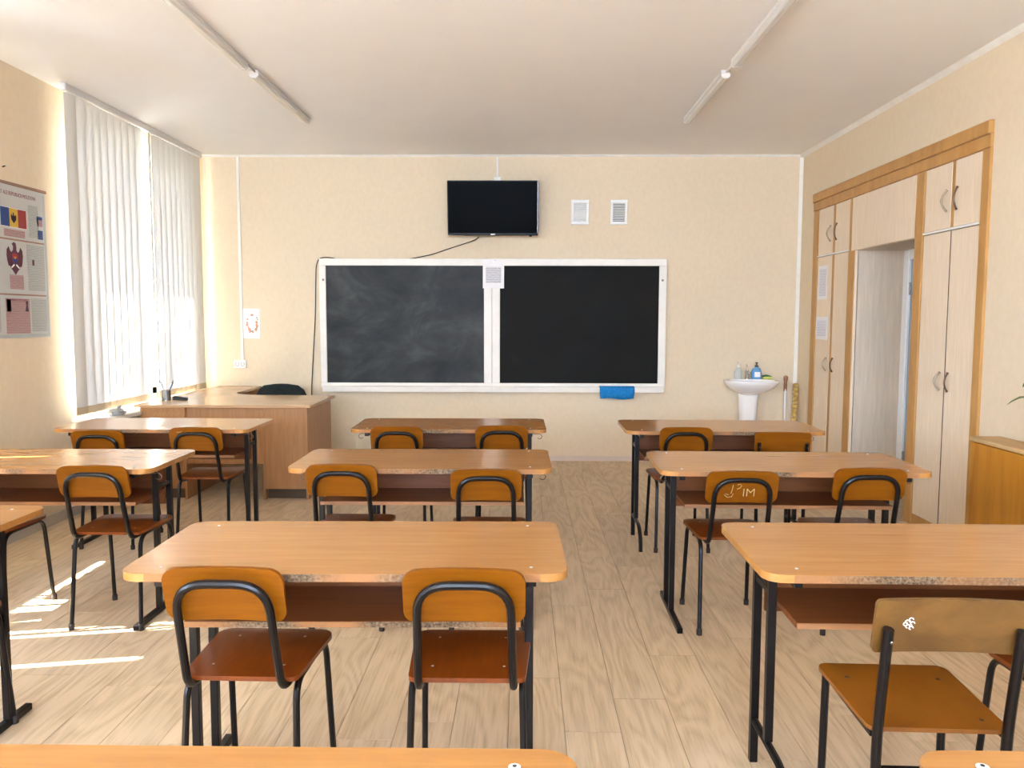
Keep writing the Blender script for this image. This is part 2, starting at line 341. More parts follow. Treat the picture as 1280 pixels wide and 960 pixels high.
w = struct('window_4', f, M['pvc'])
for k in range(3): obj('pane', MB().box(xs[k] + .076, xs[k + 1] + .004, YB - .074, YB - .068, c + .076, d - .076), M['glass'], w, None)
struct('ceiling', MB().box(XL, XR, YB, D, H, H + .1), M['ceiling'])
floor = struct('floor', MB().box(XL, XR, YB, D, -.06, -.0035).box(XR, XR + .75, WY0, WY1, -.06, -.0035), M['joint'])
pw, plen = .1955, 1.22
anch = {0: 3.874, 1: 2.898, 2: 3.29, 3: 3.708, -1: 3.065}
pm = {}
def plank(x0, x1, y0, y1):
    w, l = x1 - x0, y1 - y0; key = (round(w, 3), round(l, 3))
    if key not in pm:
        g, c = .0004, .0008
        pm[key] = MB().add([(-w / 2 + g, -l / 2 + g, -.0035), (w / 2 - g, -l / 2 + g, -.0035), (w / 2 - g, l / 2 - g, -.0035), (-w / 2 + g, l / 2 - g, -.0035)] +
                 [(-w / 2 + g + c, -l / 2 + g + c, 0), (w / 2 - g - c, -l / 2 + g + c, 0), (w / 2 - g - c, l / 2 - g - c, 0), (-w / 2 + g + c, l / 2 - g - c, 0)],
                 [(4, 5, 6, 7), (0, 1, 5, 4), (1, 2, 6, 5), (2, 3, 7, 6), (3, 0, 4, 7)]).mesh('plank', M['plank'], None)
    o = bpy.data.objects.new('plank', pm[key]); COL.objects.link(o); o.parent = floor; o.location = ((x0 + x1) / 2, (y0 + y1) / 2, 0)
for k in range(-18, 18):
    x0 = .150 + pw * k; x1 = x0 + pw
    if x1 < XL or x0 > XR: continue
    x0, x1 = max(x0, XL), min(x1, XR)
    if x1 - x0 < .01: continue
    a = anch.get(k, random.random() * plen); y = a - plen * 10
    while y < D:
        ya, yb = max(y, 0.0), min(y + plen, D)
        if yb - ya > .01: plank(x0, x1, ya, yb)
        y += plen
for k in range(2): plank(XR + pw * k, XR + pw * (k + 1), 5.63, 6.6)
struct('baseboard_back', MB().box(XL, XR, D - .016, D, 0, .042).box(XL, XR, D - .012, D, .042, .05), mat('pinkish baseboard', (.62, .50, .42), .5))
struct('baseboard_left', MB().box(XL, XL + .016, YB, D - .016, 0, .07), mat('greyed baseboard', (.42, .38, .33), .5))
struct('baseboard_right', MB().box(XR - .016, XR, YB, WY0 - .005, 0, .06).box(XR - .016, XR, WY1 + .005, D - .016, 0, .06), M['white_paint'])
def cornice(name, mb): return struct(name, mb, M['white_paint'])
cornice('trim_1', MB().prism([(XR, H - .03), (XR - .03, H), (XR, H)], 'y', YB, D - .001))
cornice('trim_2', MB().prism([(D, H - .02), (D - .02, H), (D, H)], 'x', XL, XR - .03))
cornice('trim_3', MB().prism([(XR, D), (XR - .028, D), (XR, D - .028)], 'z', .06, H - .03))
# outside: paving, and an unseen slab added to shade the upper half of the windows
struct('ground', MB().box(-40, XL - WT - .02, -25, 35, -1.3, -1.0), M['asphalt'])
struct('shade_slab', MB().box(XL - WT - .62, XL - WT, -3, 10, 2.98, 3.2), M['facade'])

# windows
for n_, (a, b) in enumerate(WINS, 1):
    xo, xi = XL - .36, XL - .30
    bars = [(.61, .755), (1.12, 1.28)] if n_ == 1 else [(.46, .58), (.98, 1.10)]
    f = MB().box(xo, xi, a, b, WZ0, WZ0 + .08, .006).box(xo, xi, a, b, WZ1 - .08, WZ1, .006)
    f.box(xo, xi, a, a + .08, WZ0 + .08, WZ1 - .08, .006).box(xo, xi, b - .08, b, WZ0 + .08, WZ1 - .08, .006)
    for p, q in bars: f.box(xo, xi, a + p, a + q, WZ0 + .08, WZ1 - .08, .006)
    ys = [.08] + [y for pq in bars for y in pq] + [b - a - .08]
    zt = 2.28
    for k in range(0, len(ys), 2): f.box(xo + .002, xi - .002, a + ys[k], a + ys[k + 1], zt, zt + .07, .006)
    w = struct('window_%d' % n_, f, M['pvc'])
    for k in range(0, len(ys), 2):
        for z0, z1 in ((WZ0 + .08, zt), (zt + .07, WZ1 - .08)):
            obj('pane', MB().box(xo + .026, xo + .032, a + ys[k] - .004, a + ys[k + 1] + .004, z0 - .004, z1 + .004), M['glass'], w, None)
    obj('sill', MB().box(XL - .31, XL + .27, a - .08, b + .08, .665, .70, .008), M['white_paint'], w) if n_ == 1 else obj('sill', MB().box(XL - .31, XL + .12, a - .08, b + .08, .665, .70, .008), M['white_paint'], w)
    obj('apron', MB().box(XL - .30, XL - .001, a + .002, b - .002, .70, WZ0), M['white_paint'], w)

# vertical blinds
def blind(name, label, y0, y1, cy, rots, hem, zt=2.962):
    t = thing(name, label, 'blind', (XL + .115, 0, 0))
    obj('headrail', MB().box(-.022, .022, y0 - .03, y1 + .03, H - .05, H - .0005, .004), M['lamp_white'], t)
    n = len(cy)
    for i in range(n):
        w = .127; z0 = hem[i]; pr = []
        def vm(za, zb):
            mb = MB(); g = []
            for q in range(5):
                u = -w / 2 + w * q / 4; x = .0035 * (1 - (2 * u / w) ** 2); g += [(x, u, za), (x, u, zb)]
            return mb.add(g, [(2 * q, 2 * q + 2, 2 * q + 3, 2 * q + 1) for q in range(4)])
        v = obj('vane', vm(z0 + .055, zt), M['blind'], t, 60); v.location = (0, cy[i], 0); v.rotation_euler = (0, 0, math.radians(rots[i]))
        hm = obj('hem', vm(z0, z0 + .055), M['blind_hem_shade'], v, 60)
        hk = obj('hook', MB().box(-.003, .003, -.012, .012, zt - .012, H - .05), M['white_plastic'], v, None)
    return t
cy = [5.60 + .107 * i for i in range(21)]
rots = [-5 + random.uniform(-1.5, 1.5) for _ in cy]
rots[1] = -13; rots[2] = -12; rots[10] = 29; rots[11] = 17; rots[20] = -8
b1 = blind('vertical_blind', 'white vertical fabric blind drawn across the sunlit window beside the chalkboard wall', 5.55, 7.80, cy, rots, [.735] * 21)
obj('cord_weight', MB().lathe([(.005, 0), (.008, .01), (.008, .07), (.004, .085)], 8, (.03, 7.86, .99)).tube([(.03, 7.86, 1.07), (.03, 7.83, 2.97)], .0012, 5), M['white_plastic'], b1)
cy2 = [2.32 + .107 * i for i in range(21)]; rots2 = []; hem2 = []
for y in cy2:
    r = 7.0
    if abs(y - 3.28) < .05: r = 84
    elif abs(y - 2.99) < .05: r = -50
    elif abs(y - 2.86) < .05: r = -30
    elif abs(y - 3.63) < .05 or abs(y - 3.74) < .04: r = -35
    rots2.append(r); hem2.append(.98 if 3.40 < y < 3.72 else .735)
blind('vertical_blind', 'white vertical fabric blind of the next window, left of the picture beside the wall poster', 2.26, 4.55, cy2, rots2, hem2)

# ------------------------------------------------------------------ school desks
DW, DD, DT = 1.2, .55, .75
GD = 'two seat school desks in three columns'
def make_desk(name, label, kinked=False):
    t = thing(name, label, 'desk', group=GD)
    obj('desktop', MB().slab(DW, DD, .055, .022, n=6, nx=3).xf(Matrix.Translation((DW / 2, DD / 2, DT))), M['desk_top'], t)
    obj('worn_edge', MB().box(.075, DW - .075, -.0012, .0, DT - .0218, DT - .0005), M['worn_edge'], t, None)
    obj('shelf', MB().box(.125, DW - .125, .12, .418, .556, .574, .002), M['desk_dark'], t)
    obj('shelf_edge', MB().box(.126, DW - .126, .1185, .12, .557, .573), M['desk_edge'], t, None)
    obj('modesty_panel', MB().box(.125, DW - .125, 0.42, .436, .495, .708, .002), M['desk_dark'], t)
    for x in (.098, DW - .098):
        s = 1 if x < .5 else -1; p = .0125
        fr = obj('leg_frame', MB().box(x - p, x + p, .035, .50, DT - .0475, DT - .0225, .002).box(x - p * .7, x + p * .7, .285, .405, .60, .62, .002), M['black_steel'], t)
        if not kinked:
            obj('post', MB().box(x - p, x + p, .415 - p, .415 + p, .025, DT - .0475, .002), M['black_steel'], fr)
            obj('post', MB().box(x - p, x + p, .265 - p, .265 + p, .025, DT - .0475, .002), M['black_steel'], fr)
            obj('foot_bar', MB().box(x - p, x + p, .02, .53, 0, .025, .002), M['black_steel'], fr)
        else:
            obj('post', MB().box(x - p, x + p, .415 - p, .415 + p, .0, DT - .0475, .002), M['black_steel'], fr)
            obj('post', MB().box(x - p, x + p, .265 - p, .265 + p, .150, DT - .0475, .002), M['black_steel'], fr)
            obj('foot_bar', MB().tube(fillet([(x, .40, .14), (x, .12, .14), (x, .035, .07), (x, .03, 0)], .05, 5), .0125, 8), M['black_steel'], fr)
        hx = x - s * .058
        if kinked and s > 0:
            for y in (.055, .49): obj('screw', disc((x, y, DT), .0048, 10), M['screw'], t)
            continue
        pts = [(x - s * .012, .17, .700), (hx, .17, .700)] + [(hx + s * 0 + .0, .17 - .016 * math.sin(q * PI / 5 * 1.0) , .684 + .016 * math.cos(q * PI / 5)) for q in range(6)]
        obj('bag_hook', MB().tube([(x - s * .012, .17, .70), (hx, .17, .70), (hx - s * .012, .17, .695), (hx - s * .018, .17, .684), (hx - s * .012, .17, .672), (hx, .17, .669), (hx + s * .01, .17, .675)], .0025, 6), M['nickel'], t)
        for y in (.055, .49): obj('screw', disc((x, y, DT), .0048, 10), M['screw'], t)
    return t
desks = []
protoA = make_desk('school_desk', 'beech school desk front and middle, two orange chairs at its near side')
protoA.location = (-1.075, 2.045, 0); protoA.rotation_euler[2] = .018
def desk(x, y, rz, label, proto=None): return dup(proto or protoA, (x, y, 0), rz, label, GD)
desk(-1.066, 3.528, .006, 'beech school desk in the middle column, second from the chalkboard, chairs tucked under')
desk(-1.052, 4.80, .010, 'beech school desk in the middle column nearest the chalkboard')
desk(-2.865, 4.765, .0, 'beech school desk beside the window blind and teacher desk')
desk(-2.862, 3.485, .004, 'beech school desk with thin sun streaks at the left edge')
desk(-2.898, 2.25, .0, 'beech school desk cut by the left edge, only its right end showing')
m0 = desk(-1.115, .653, .0, 'beech desk along the bottom edge with one bright screw near its right corner')
desk(.62, 3.505, -.016, 'beech school desk in the right column beside the wardrobe, scratched chair at it')
protoB = make_desk('school_desk', 'beech school desk with bent side tubes at the right edge, brown chair pulled out', True)
protoB.location = (.646, 2.07, 0); protoB.rotation_euler[2] = -.012
desk(.630, 4.775, -.010, 'beech school desk with bent side tubes nearest the wash basin', protoB)
r0 = desk(.605, .66, .0, 'corner of a beech desk in the bottom right corner')

for d_, x, y in ((m0, 1.105, .497), (r0, .092, .503)):
    wsh = obj('washer', disc((x, y, DT + .0005), .0095, 14, t=.0022), M['white_plastic'], d_); obj('screw_head', disc((x, y, DT + .0026), .0035, 8, t=.0015), M['grey_plastic'], wsh)
m1s = [k for k in kids(protoA) if k.name.startswith('shelf_edge')][0]; m1s.data = m1s.data.copy(); m1s.data.materials[0] = M['worn_edge']

# ------------------------------------------------------------------ school chairs
GC = 'orange chairs with black tube hoops'
def rot_panel(mb, lean, at): return mb.xf(Matrix.Translation(at) @ Matrix.Rotation(PI / 2 + lean, 4, 'X'))
def make_chair(label):
    t = thing('school_chair', label, 'chair', group=GC)
    lean = math.atan2(.083, .315)
    obj('seat', MB().slab(.36, .335, .05, .013, taper=.12, rr=.022).xf(Matrix.Translation((0, .192, .4585))), M['seat_ply'], t)
    ct = (0, -.0475, .712)
    back = MB().slab(.315, .155, .036, .011, bow=lambda x: .4 * x * x * 1.2, n=6, nx=8)
    obj('backrest', rot_panel(back, lean, ct), M['chair_ply'], t)
    hw = .123
    pts = [(-hw - .004, .13, .4345), (-hw - .004, -.002, .4345), (-hw + .004, -.0855, .751), (hw - .004, -.0855, .751), (hw + .004, -.002, .4345), (hw + .004, .13, .4345)]
    obj('back_frame', MB().tube(fillet(pts, [.05, .085, .085, .05], 7), .0112, 10), M['black_steel'], t)
    for s in (-1, 1):
        for fy, ty in ((0.0, .045), (.39, .345)):
            lg = obj('leg', MB().tube(fillet([(s * .160, fy, .004), (s * .150, ty, .4355), (s * .150, .195, .4355)], .06, 6), .0098, 9), M['black_steel'], t)
            obj('rubber_foot', MB().lathe([(.0125, 0), (.013, .025), (.0105, .03)], 10, (s * .160, fy, 0)), M['rubber'], lg)
        for q in (.10, .30): obj('screw', disc((s * .10, q, .4585), .004, 8, t=.001), M['screw'], t)
    return t
CH = [  # x, y of rear feet, rz, top scale, label
 (-.765, 2.05, -.02, 1.0, 'orange chair at the front middle desk, the left of its two'),
 (-.148, 2.05, .0, 1.0, 'orange chair at the front middle desk, the right of its two'),
 (-.80, 3.535, .0, .99, 'orange chair at the second middle desk, the left and taller backed of its two'),
 (-.160, 3.535, .0, .965, 'orange chair at the second middle desk, the right and lower of its two'),
 (-.755, 4.80, .0, .985, 'orange chair at the middle desk nearest the chalkboard, left of its two'),
 (-.124, 4.80, .0, .995, 'orange chair at the middle desk nearest the chalkboard, right of its two'),
 (-2.56, 4.79, .0, .95, 'orange chair by the window blind, half hidden behind the sun streaked desk'),
 (-1.965, 4.79, .02, .975, 'orange chair standing in front of the teacher desk, seat visible'),
 (-1.90, 3.52, .0, .98, 'orange chair on the sun striped floor with seat and legs in full view'),
 (-2.53, 3.52, .0, .98, 'chair at the left edge of which only a black front leg shows'),
 (-1.945, 2.29, .0, 1.0, 'chair in the lower left corner of which a seat corner and one leg show'),
 (.963, 3.515, .0, .967, 'orange chair with white scratched graffiti on its backrest'),
 (1.522, 3.525, .0, .985, 'orange chair at the right column desk nearest the wardrobe doors'),
 (.978, 4.79, .0, .99, 'orange hoop backed chair at the desk nearest the wash basin'),
 (1.545, 1.96, .0, 1.0, 'chair at the right edge of which only one black leg shows behind the brown chair'),
]
c0 = make_chair(CH[0][4]); c0.location = (*CH[0][:2], 0); c0.rotation_euler[2] = CH[0][2]
chairs = [c0]
for x, y, rz, sz, lb in CH[1:]:
    c = dup(c0, (x, y, 0), rz, lb, GC); c.scale = (1, 1, sz); chairs.append(c)
# scratched letters on one backrest
c = chairs[11]
lean = math.atan2(.083, .315)
Mx = Matrix.Translation((0, -.0475, .712)) @ Matrix.Rotation(PI / 2 + lean, 4, 'X')     # backrest frame; its z points to the camera
text('scratched_letters', 'IM', .058, M['scratch'], c, Mx @ Matrix.Translation((.034, -.028, .0032)), .0008, 1.0, .0012)
sw = MB()
for pts in ([(-.075, -.035), (-.06, -.048), (-.04, -.046), (-.035, -.03)], [(-.045, -.03), (-.04, -.010), (-.038, .014)], [(-.020, .012), (-.010, .018), (.0, .010), (-.008, -.002), (-.02, -.008)], [(-.07, -.03), (-.055, -.036)]):
    sw.tube([tuple(Mx @ Vector((x, y, .0052 + .48 * x * x))) for x, y in pts], .0013, 5)
obj('scratch_mark', sw, M['scratch'], c)
for i, pts in ((7, [(-.11, .052), (-.095, .05), (-.08, .054)]), (2, [(.09, .02), (.105, .005)])):
    obj('scratch_mark', MB().tube([tuple(Mx @ Vector((x, y, .0042 + .48 * x * x))) for x, y in pts], .0016, 5), M['scratch'], chairs[i])

def make_old_chair(name, label):
    t = thing(name, label, 'chair')
    obj('seat', MB().slab(.352, .355, .03, .011, taper=.06, rr=.02).xf(Matrix.Translation((0, .180, .456))), M['old_seat'], t)
    back = MB().slab(.352, .135, .013, .012, bow=lambda x: .35 * x * x, n=4, nx=8)
    lean2 = math.radians(11)
    obj('backrest', rot_panel(back, lean2, (0, -.020, .715)), M['old_ply'], t)
    for s in (-1, 1):
        lg = obj('leg', MB().tube(fillet([(s * .150, -.012, .003), (s * .150, -.002, .43), (s * .150, -.045, .715)], .10, 8), .0145, 10, flat=.8), M['black_steel'], t)
        obj('rubber_foot', MB().lathe([(.016, 0), (.016, .02), (.013, .024)], 10, (s * .150, -.012, 0)), M['rubber'], lg)
        lg = obj('leg', MB().tube([(s * .163, .325, .003), (s * .160, .318, .4445)], .0125, 10, flat=.85), M['black_steel'], t)
        obj('rubber_foot', MB().lathe([(.015, 0), (.015, .02), (.012, .024)], 10, (s * .163, .325, 0)), M['rubber'], lg)
        obj('seat_rail', MB().box(s * .155 - .008, s * .155 + .008, .005, .315, .430, .4445, .002), M['black_steel'], t)
        obj('rivet', disc((s * .150, -.0655, .69), .004, 8, 'y', .0015), M['nickel'], t)
        for y in (.05, .27): obj('screw', disc((s * .12, y, .456), .006, 8, t=.0012), M['grey_plastic'], t)
    obj('stretcher', MB().tube([(-.148, -.005, .355), (.148, -.005, .355)], .010, 8), M['black_steel'], t)
    return t
oc = make_old_chair('school_chair', 'old brown chair with straight flat posts and white paint spot, pulled out at the right')
oc.location = (.995, 1.832, 0); oc.rotation_euler[2] = -.035
lean2 = math.radians(11); My = Matrix.Translation((0, -.020, .715)) @ Matrix.Rotation(PI / 2 + lean2, 4, 'X')
sp = MB()
for k, (x, y) in enumerate([(-.100, .012), (-.092, .018), (-.088, .008), (-.098, .0), (-.090, -.004), (-.104, .006)]):
    sp.tube([tuple(My @ Vector((x + .005 * math.cos(a), y + .0045 * math.sin(a), .0042))) for a in [q * PI / 3.5 for q in range(6)]], .0013, 5)
obj('paint_spot', sp, M['white_paint_spot'], oc)
oc2 = dup(oc, (1.555, 4.765, 0), -.05, 'straight posted orange chair at the desk nearest the wash basin'); oc2.scale = (.93, 1, .962)
for k in kids(oc2):
    if k.name.startswith('paint_spot'): bpy.data.objects.remove(k); continue
    if k.name.startswith(('backrest', 'seat')) and 'rail' not in k.name: k.data = k.data.copy(); k.data.materials[0] = M['chair_ply' if k.name.startswith('back') else 'seat_ply']

# ------------------------------------------------------------------ teacher's corner
TX0, TX1, TY0, TY1 = -3.02, -1.645, 6.12, 6.95
t = thing('teacher_desk', 'pale oak teacher desk with return, standing in the corner by the window', 'desk', (0, 0, 0))
obj('desktop', MB().box(TX0, TX1, TY0, TY1, .728, .75, .003), M['teacher_top'], t)
def arc(cx, cy_, r, a0, a1, n=8): return [(cx + r * math.cos(a0 + (a1 - a0) * k / n), cy_ + r * math.sin(a0 + (a1 - a0) * k / n)) for k in range(n + 1)]
obj('return_top', MB().prism([(TX0, TY1 + .001)] + [(-2.30, TY1 + .001)] + arc(-2.30, 7.25, .298, -PI / 2, -PI, 6)[1:-1] + [(-2.60, 7.88), (TX0, 7.88)], 'z', .728, .75), M['teacher_top'], t)
obj('side_panel', MB().box(-1.695, -1.677, TY0 + .03, TY1 - .03, 0, .727, .001), M['teacher'], t)
obj('side_panel', MB().box(-2.03, -2.012, TY0 + .03, TY1 - .03, 0, .727, .001), M['teacher'], t)
obj('cupboard_front', MB().box(-2.011, -1.696, TY0 + .032, TY0 + .048, .085, .726, .001), M['teacher'], t)
obj('toe_board', MB().box(-2.011, -1.696, TY0 + .09, TY0 + .105, 0, .084), M['dark_gap'], t)
obj('modesty_panel', MB().box(-2.632, -2.031, TY0 + .055, TY0 + .071, .28, .727, .001), M['teacher'], t)
obj('side_panel', MB().box(-2.65, -2.633, TY0 + .03, TY1 - .03, 0, .727, .001), M['teacher'], t)
obj('side_panel', MB().box(-2.985, -2.968, TY0 + .03, TY1 - .03, 0, .727, .001), M['teacher'], t)
obj('cupboard_front', MB().box(-2.967, -2.651, TY0 + .032, TY0 + .048, .085, .726, .001), M['teacher'], t)
obj('toe_board', MB().box(-2.967, -2.651, TY0 + .09, TY0 + .105, 0, .084), M['dark_gap'], t)
obj('return_leg', MB().box(-2.99, -2.62, 7.845, 7.863, 0, .727, .001), M['teacher'], t)
sc_ = MB()
for k in range(6):
    x = -2.88 + .035 * k; sc_.tube([(x, TY0 + .0315, .66), (x + .012, TY0 + .0315, .69), (x + .02, TY0 + .0315, .665), (x + .028, TY0 + .0315, .685)], .0012, 4)
obj('scratch_mark', sc_, M['scratch'], t)
# office chair
t = thing('office_chair', 'black upholstered office chair behind the teacher desk, only its back showing', 'chair', (-2.22, 7.30, 0))
prof = []
for k in range(9):
    a = -PI / 2 + PI * k / 8; sx = .245 * max(.05, math.cos(a)) ** .45; zz = .645 + .175 * math.sin(a)
    prof.append([(sx * math.copysign(abs(math.cos(q)) ** .75, math.cos(q)), -.02 - .04 * math.sin(q) + .12 * (sx * math.cos(q)) ** 2, zz) for q in [2 * PI * j / 20 for j in range(20)]])
obj('backrest', MB().loft(prof), M['fabric_black'], t, 60)
obj('seat', MB().slab(.46, .44, .10, .08, n=6, nx=4).xf(Matrix.Translation((0, .26, .49))), M['fabric_black'], t, 60)
obj('back_bar', MB().tube(fillet([(0, .25, .40), (0, .05, .40), (0, .055, .60)], .05), .016, 8), M['grey_plastic'], t)
obj('gas_column', MB().lathe([(.03, .07), (.03, .22), (.018, .22), (.018, .41)], 12, (0, .26, 0)), M['grey_plastic'], t)
for k in range(5):
    a = 2 * PI * k / 5 + .3
    lg = obj('base_arm', MB().tube([(0, .26, .085), (.27 * math.cos(a), .26 + .27 * math.sin(a), .066)], [.022, .014], 8), M['grey_plastic'], t)
    obj('caster', MB().lathe([(.025, -.012), (.027, -.008), (.027, .008), (.025, .012)], 12).xf(Matrix.Translation((.27 * math.cos(a), .26 + .27 * math.sin(a), .027)) @ Matrix.Rotation(PI / 2, 4, 'X')), M['grey_plastic'], lg)
# pen cup
PX, PY = -2.915, 6.46
t = thing('pen_cup', 'grey wire mesh pen cup on the teacher desk by the blind', 'cup', (PX, PY, .75))
obj('cup', MB().lathe([(.036, 0), (.037, .085), (.034, .085), (.033, .004)], 16), M['mesh_metal'], t)
obj('rim', MB().tube([(.0365 * math.cos(a), .0365 * math.sin(a), .086) for a in [2 * PI * k / 16 for k in range(16)]], .002, 6, True), M['chrome'], t)
for k, (a, ln, c, lb) in enumerate([(2.5, .15, 'grey_plastic', 'dark pen leaning left in the mesh pen cup'), (2.9, .165, 'white_plastic', 'pale pen leaning far left in the mesh pen cup'), (.4, .165, 'silver', 'silver pen leaning right in the mesh pen cup'), (.1, .15, 'ink_blue', 'blue pen leaning right in the mesh pen cup')]):
    b = Vector((-.012 * math.cos(a), -.012 * math.sin(a), .006)); e = Vector((.062 * math.cos(a), .035 * math.sin(a), ln))
    p = thing('pen', lb, 'pen', (PX, PY, .75), 0, 'pens in the mesh pen cup')
    obj('barrel', MB().tube([b, b.lerp(e, .85)], .0042, 8), M[c], p); obj('tip', MB().tube([b.lerp(e, .85), e], [.004, .0022], 8), M['grey_plastic'], p)
t = thing('stapler', 'small black stapler lying beside the pen cup', 'stapler', (PX + .10, PY + .03, .75), -.2)
obj('base', MB().box(-.065, .065, -.014, .014, 0, .008, .003), M['grey_plastic'], t); obj('arm', MB().prism([(-.06, .009), (.066, .009), (.062, .022), (-.055, .034)], 'y', -.012, .012), M['grey_plastic'], t)
t = thing('plastic_bag', 'small crumpled grey plastic bag on the white window sill', 'bag', (-3.02, 5.86, .7))
rg = random.Random(4); rings = []
for k in range(6):
    z = .05 * k / 5; rr = .055 * math.sin(PI * (.25 + .62 * k / 5)) 
    rings.append([(rr * (1 + rg.uniform(-.3, .3)) * math.cos(2 * PI * j / 12) * 1.1, rr * (1 + rg.uniform(-.3, .3)) * math.sin(2 * PI * j / 12), z + rg.uniform(0, .006) * (k > 0)) for j in range(12)])
obj('bag_body', MB().loft(rings), mat('grey plastic film', (.36, .35, .32), .4), t, 20); obj('knot', MB().tube([(0, 0, .045), (.01, .004, .062), (.03, .0, .066)], [.008, .006, .012], 7), bpy.data.materials['grey plastic film'], t)

# ------------------------------------------------------------------ chalkboard wall
def by(x, z, dep):                       # wall-plane measures brought forward by dep towards the room
    k = (D - dep) / D; return (x * k, CAM_H + (z - CAM_H) * k)
t = thing('chalkboard', 'large double chalkboard in a white frame on the back wall', 'chalkboard')
bd = .05; yf = D - bd
X0, Z1 = by(-2.020, 2.013, bd); X1, Z0 = by(1.419, .735, bd)
sl = []
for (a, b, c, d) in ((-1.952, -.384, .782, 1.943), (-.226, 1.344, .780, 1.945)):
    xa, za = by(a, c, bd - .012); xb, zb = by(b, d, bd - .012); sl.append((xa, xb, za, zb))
    obj('slate_panel', MB().box(xa - .003, xb + .003, yf + .012, yf + .022, za - .003, zb + .003), M['slate_dust_sheen' if a < -1 else 'slate'], t, None)
obj('backing', MB().box(X0 + .01, X1 - .01, yf + .023, D - .001, Z0 + .01, Z1 - .072), M['frame_white'], t, None)
za, zb = sl[0][2], sl[0][3]
obj('frame_rail', MB().box(X0, X1, yf, yf + .022, zb, Z1, .004), M['frame_white'], t)
obj('frame_rail', MB().box(X0, X1, yf, yf + .022, Z0, za, .004), M['frame_white'], t)
obj('frame_stile', MB().box(X0, sl[0][0], yf, yf + .022, za, zb, .004), M['frame_white'], t)
obj('frame_stile', MB().box(sl[1][1], X1, yf, yf + .022, za, zb, .004), M['frame_white'], t)
xm = (sl[0][1] + sl[1][0]) / 2
obj('center_stile', MB().box(sl[0][1], xm - .002, yf, yf + .022, za, zb, .004), M['frame_white'], t)
obj('center_stile', MB().box(xm + .002, sl[1][0], yf, yf + .022, za, zb, .004), M['frame_white'], t)
lx0, lz0 = by(-2.005, .690, .12); lx1, lz1 = by(1.41, .745, .12)
for a, b in ((lx0, xm * .99 - .002), (xm * .99 + .002, lx1)):
    obj('chalk_ledge', MB().prism([(D - .125, lz1 - .012), (D - .115, lz1), (yf - .001, lz1), (yf - .001, lz0 + .01), (D - .12, lz0)], 'x', a, b), M['frame_white'], t)
for x in (X0 + .04, X1 - .04): obj('screw', disc((x, yf, zb - .14), .012, 12, 'y', .003), M['nickel'], t)
LEDGE = lz1
# cloth over the ledge
xa, _ = by(.77, .7, .13); xb, _ = by(1.117, .7, .13)
g = []; nx = 16
prof = [(D - .055, LEDGE + .003), (D - .09, LEDGE + .004), (D - .119, LEDGE + .003), (D - .130, LEDGE - .008), (D - .133, LEDGE - .05), (D - .132, .642)]
for k in range(nx + 1):
    u = k / nx; x = xa + (xb - xa) * u
    for j, (y, z) in enumerate(prof):
        wv = .004 * math.sin(u * 19 + j * .7) * (j >= 3) * (j - 2); g.append((x + (.008 * (1 - 2 * u) if j > 4 else 0), y - .006 * (j >= 3) - abs(wv), z + (.006 * math.sin(u * 7) if j == 5 else 0)))
mb = MB(); n = len(prof); mb.add(g, [(k * n + j, k * n + j + 1, (k + 1) * n + j + 1, (k + 1) * n + j) for k in range(nx) for j in range(n - 1)])
o = obj('cleaning_cloth', mb, M['blue_cloth'], None, 60); sm = o.modifiers.new('thick', 'SOLIDIFY'); sm.thickness = .003; sm.offset = 0
tag(o, 'blue cleaning cloth hanging over the chalk ledge', 'cloth')
# calendar
xa, z1 = by(-.396, 2.006, .07); xb, z0 = by(-.186, 1.722, .07)
t = thing('wall_calendar', 'small white yearly calendar hung at the top middle of the chalkboard', 'calendar', ((xa + xb) / 2, yf, z0))
w = xb - xa; h = z1 - z0
obj('sheet', MB().box(-w / 2, w / 2, -.006, -.001, 0, h), M['paper'], t, None)
obj('month_grid', MB().box(-w / 2 + .03, w / 2 - .03, -.0068, -.006, .05, h - .075), M['print_cal'], t, None)
obj('hanger', disc((0, -.006, h - .02), .007, 10, 'y', .004), M['chrome'], t)
# television
t = thing('television', 'black flat screen television mounted high above the chalkboard', 'television', (-.288, D - .19, 2.22))
tl = math.radians(7); tw, th = .868, .512
MT = Matrix.Rotation(tl, 4, 'X')
obj('casing', MB().box(-tw / 2, tw / 2, -.012, .035, 0, th, .006).box(-.26, .26, .035, .065, .06, .36, .01).xf(MT), M['tv_plastic'], t)
obj('screen', MB().box(-tw / 2 + .010, tw / 2 - .010, -.0135, -.012, .022, th - .010).xf(MT), M['screen'], t, None)
obj('logo_plate', MB().box(-.022, .022, -.0138, -.012, .007, .014).xf(MT), M['silver'], t, None)
obj('side_strip', MB().box(tw / 2 - .0085, tw / 2 - .006, -.0132, -.012, .02, th - .01).xf(MT), M['silver'], t, None)
obj('sensor', MB().lathe([(.012, -.012), (.014, 0)], 10, (.36, .0, 0)).xf(MT), M['tv_plastic'], t)
obj('wall_mount', MB().box(-.10, .10, .145, .185, .12, .34, .003).box(-.03, .03, .06, .15, .20, .27, .003), M['grey_plastic'], t)
# cable from the television to behind the teacher desk
def W_(x, y):                            # a point on the back wall from wall coordinates
    return (x, D - .012, y)
pts = [(-.43, D - .10, 2.215), (-.47, D - .05, 2.19), W_(-.58, 2.155), W_(-.74, 2.105), W_(-.90, 2.05), W_(-1.06, 2.018), W_(-1.2, 1.995), W_(-1.80, 1.995), W_(-1.92, 2.026), W_(-2.02, 2.015), W_(-2.045, 1.93), W_(-2.05, 1.80), W_(-2.06, 1.45), W_(-2.085, 1.10), W_(-2.11, .75), W_(-2.12, .40)]
tag(obj('cable', MB().tube(fillet(pts, .06, 4), .005, 7), M['cable']), 'thin black cable running from the television around the chalkboard to the desk', 'cable')
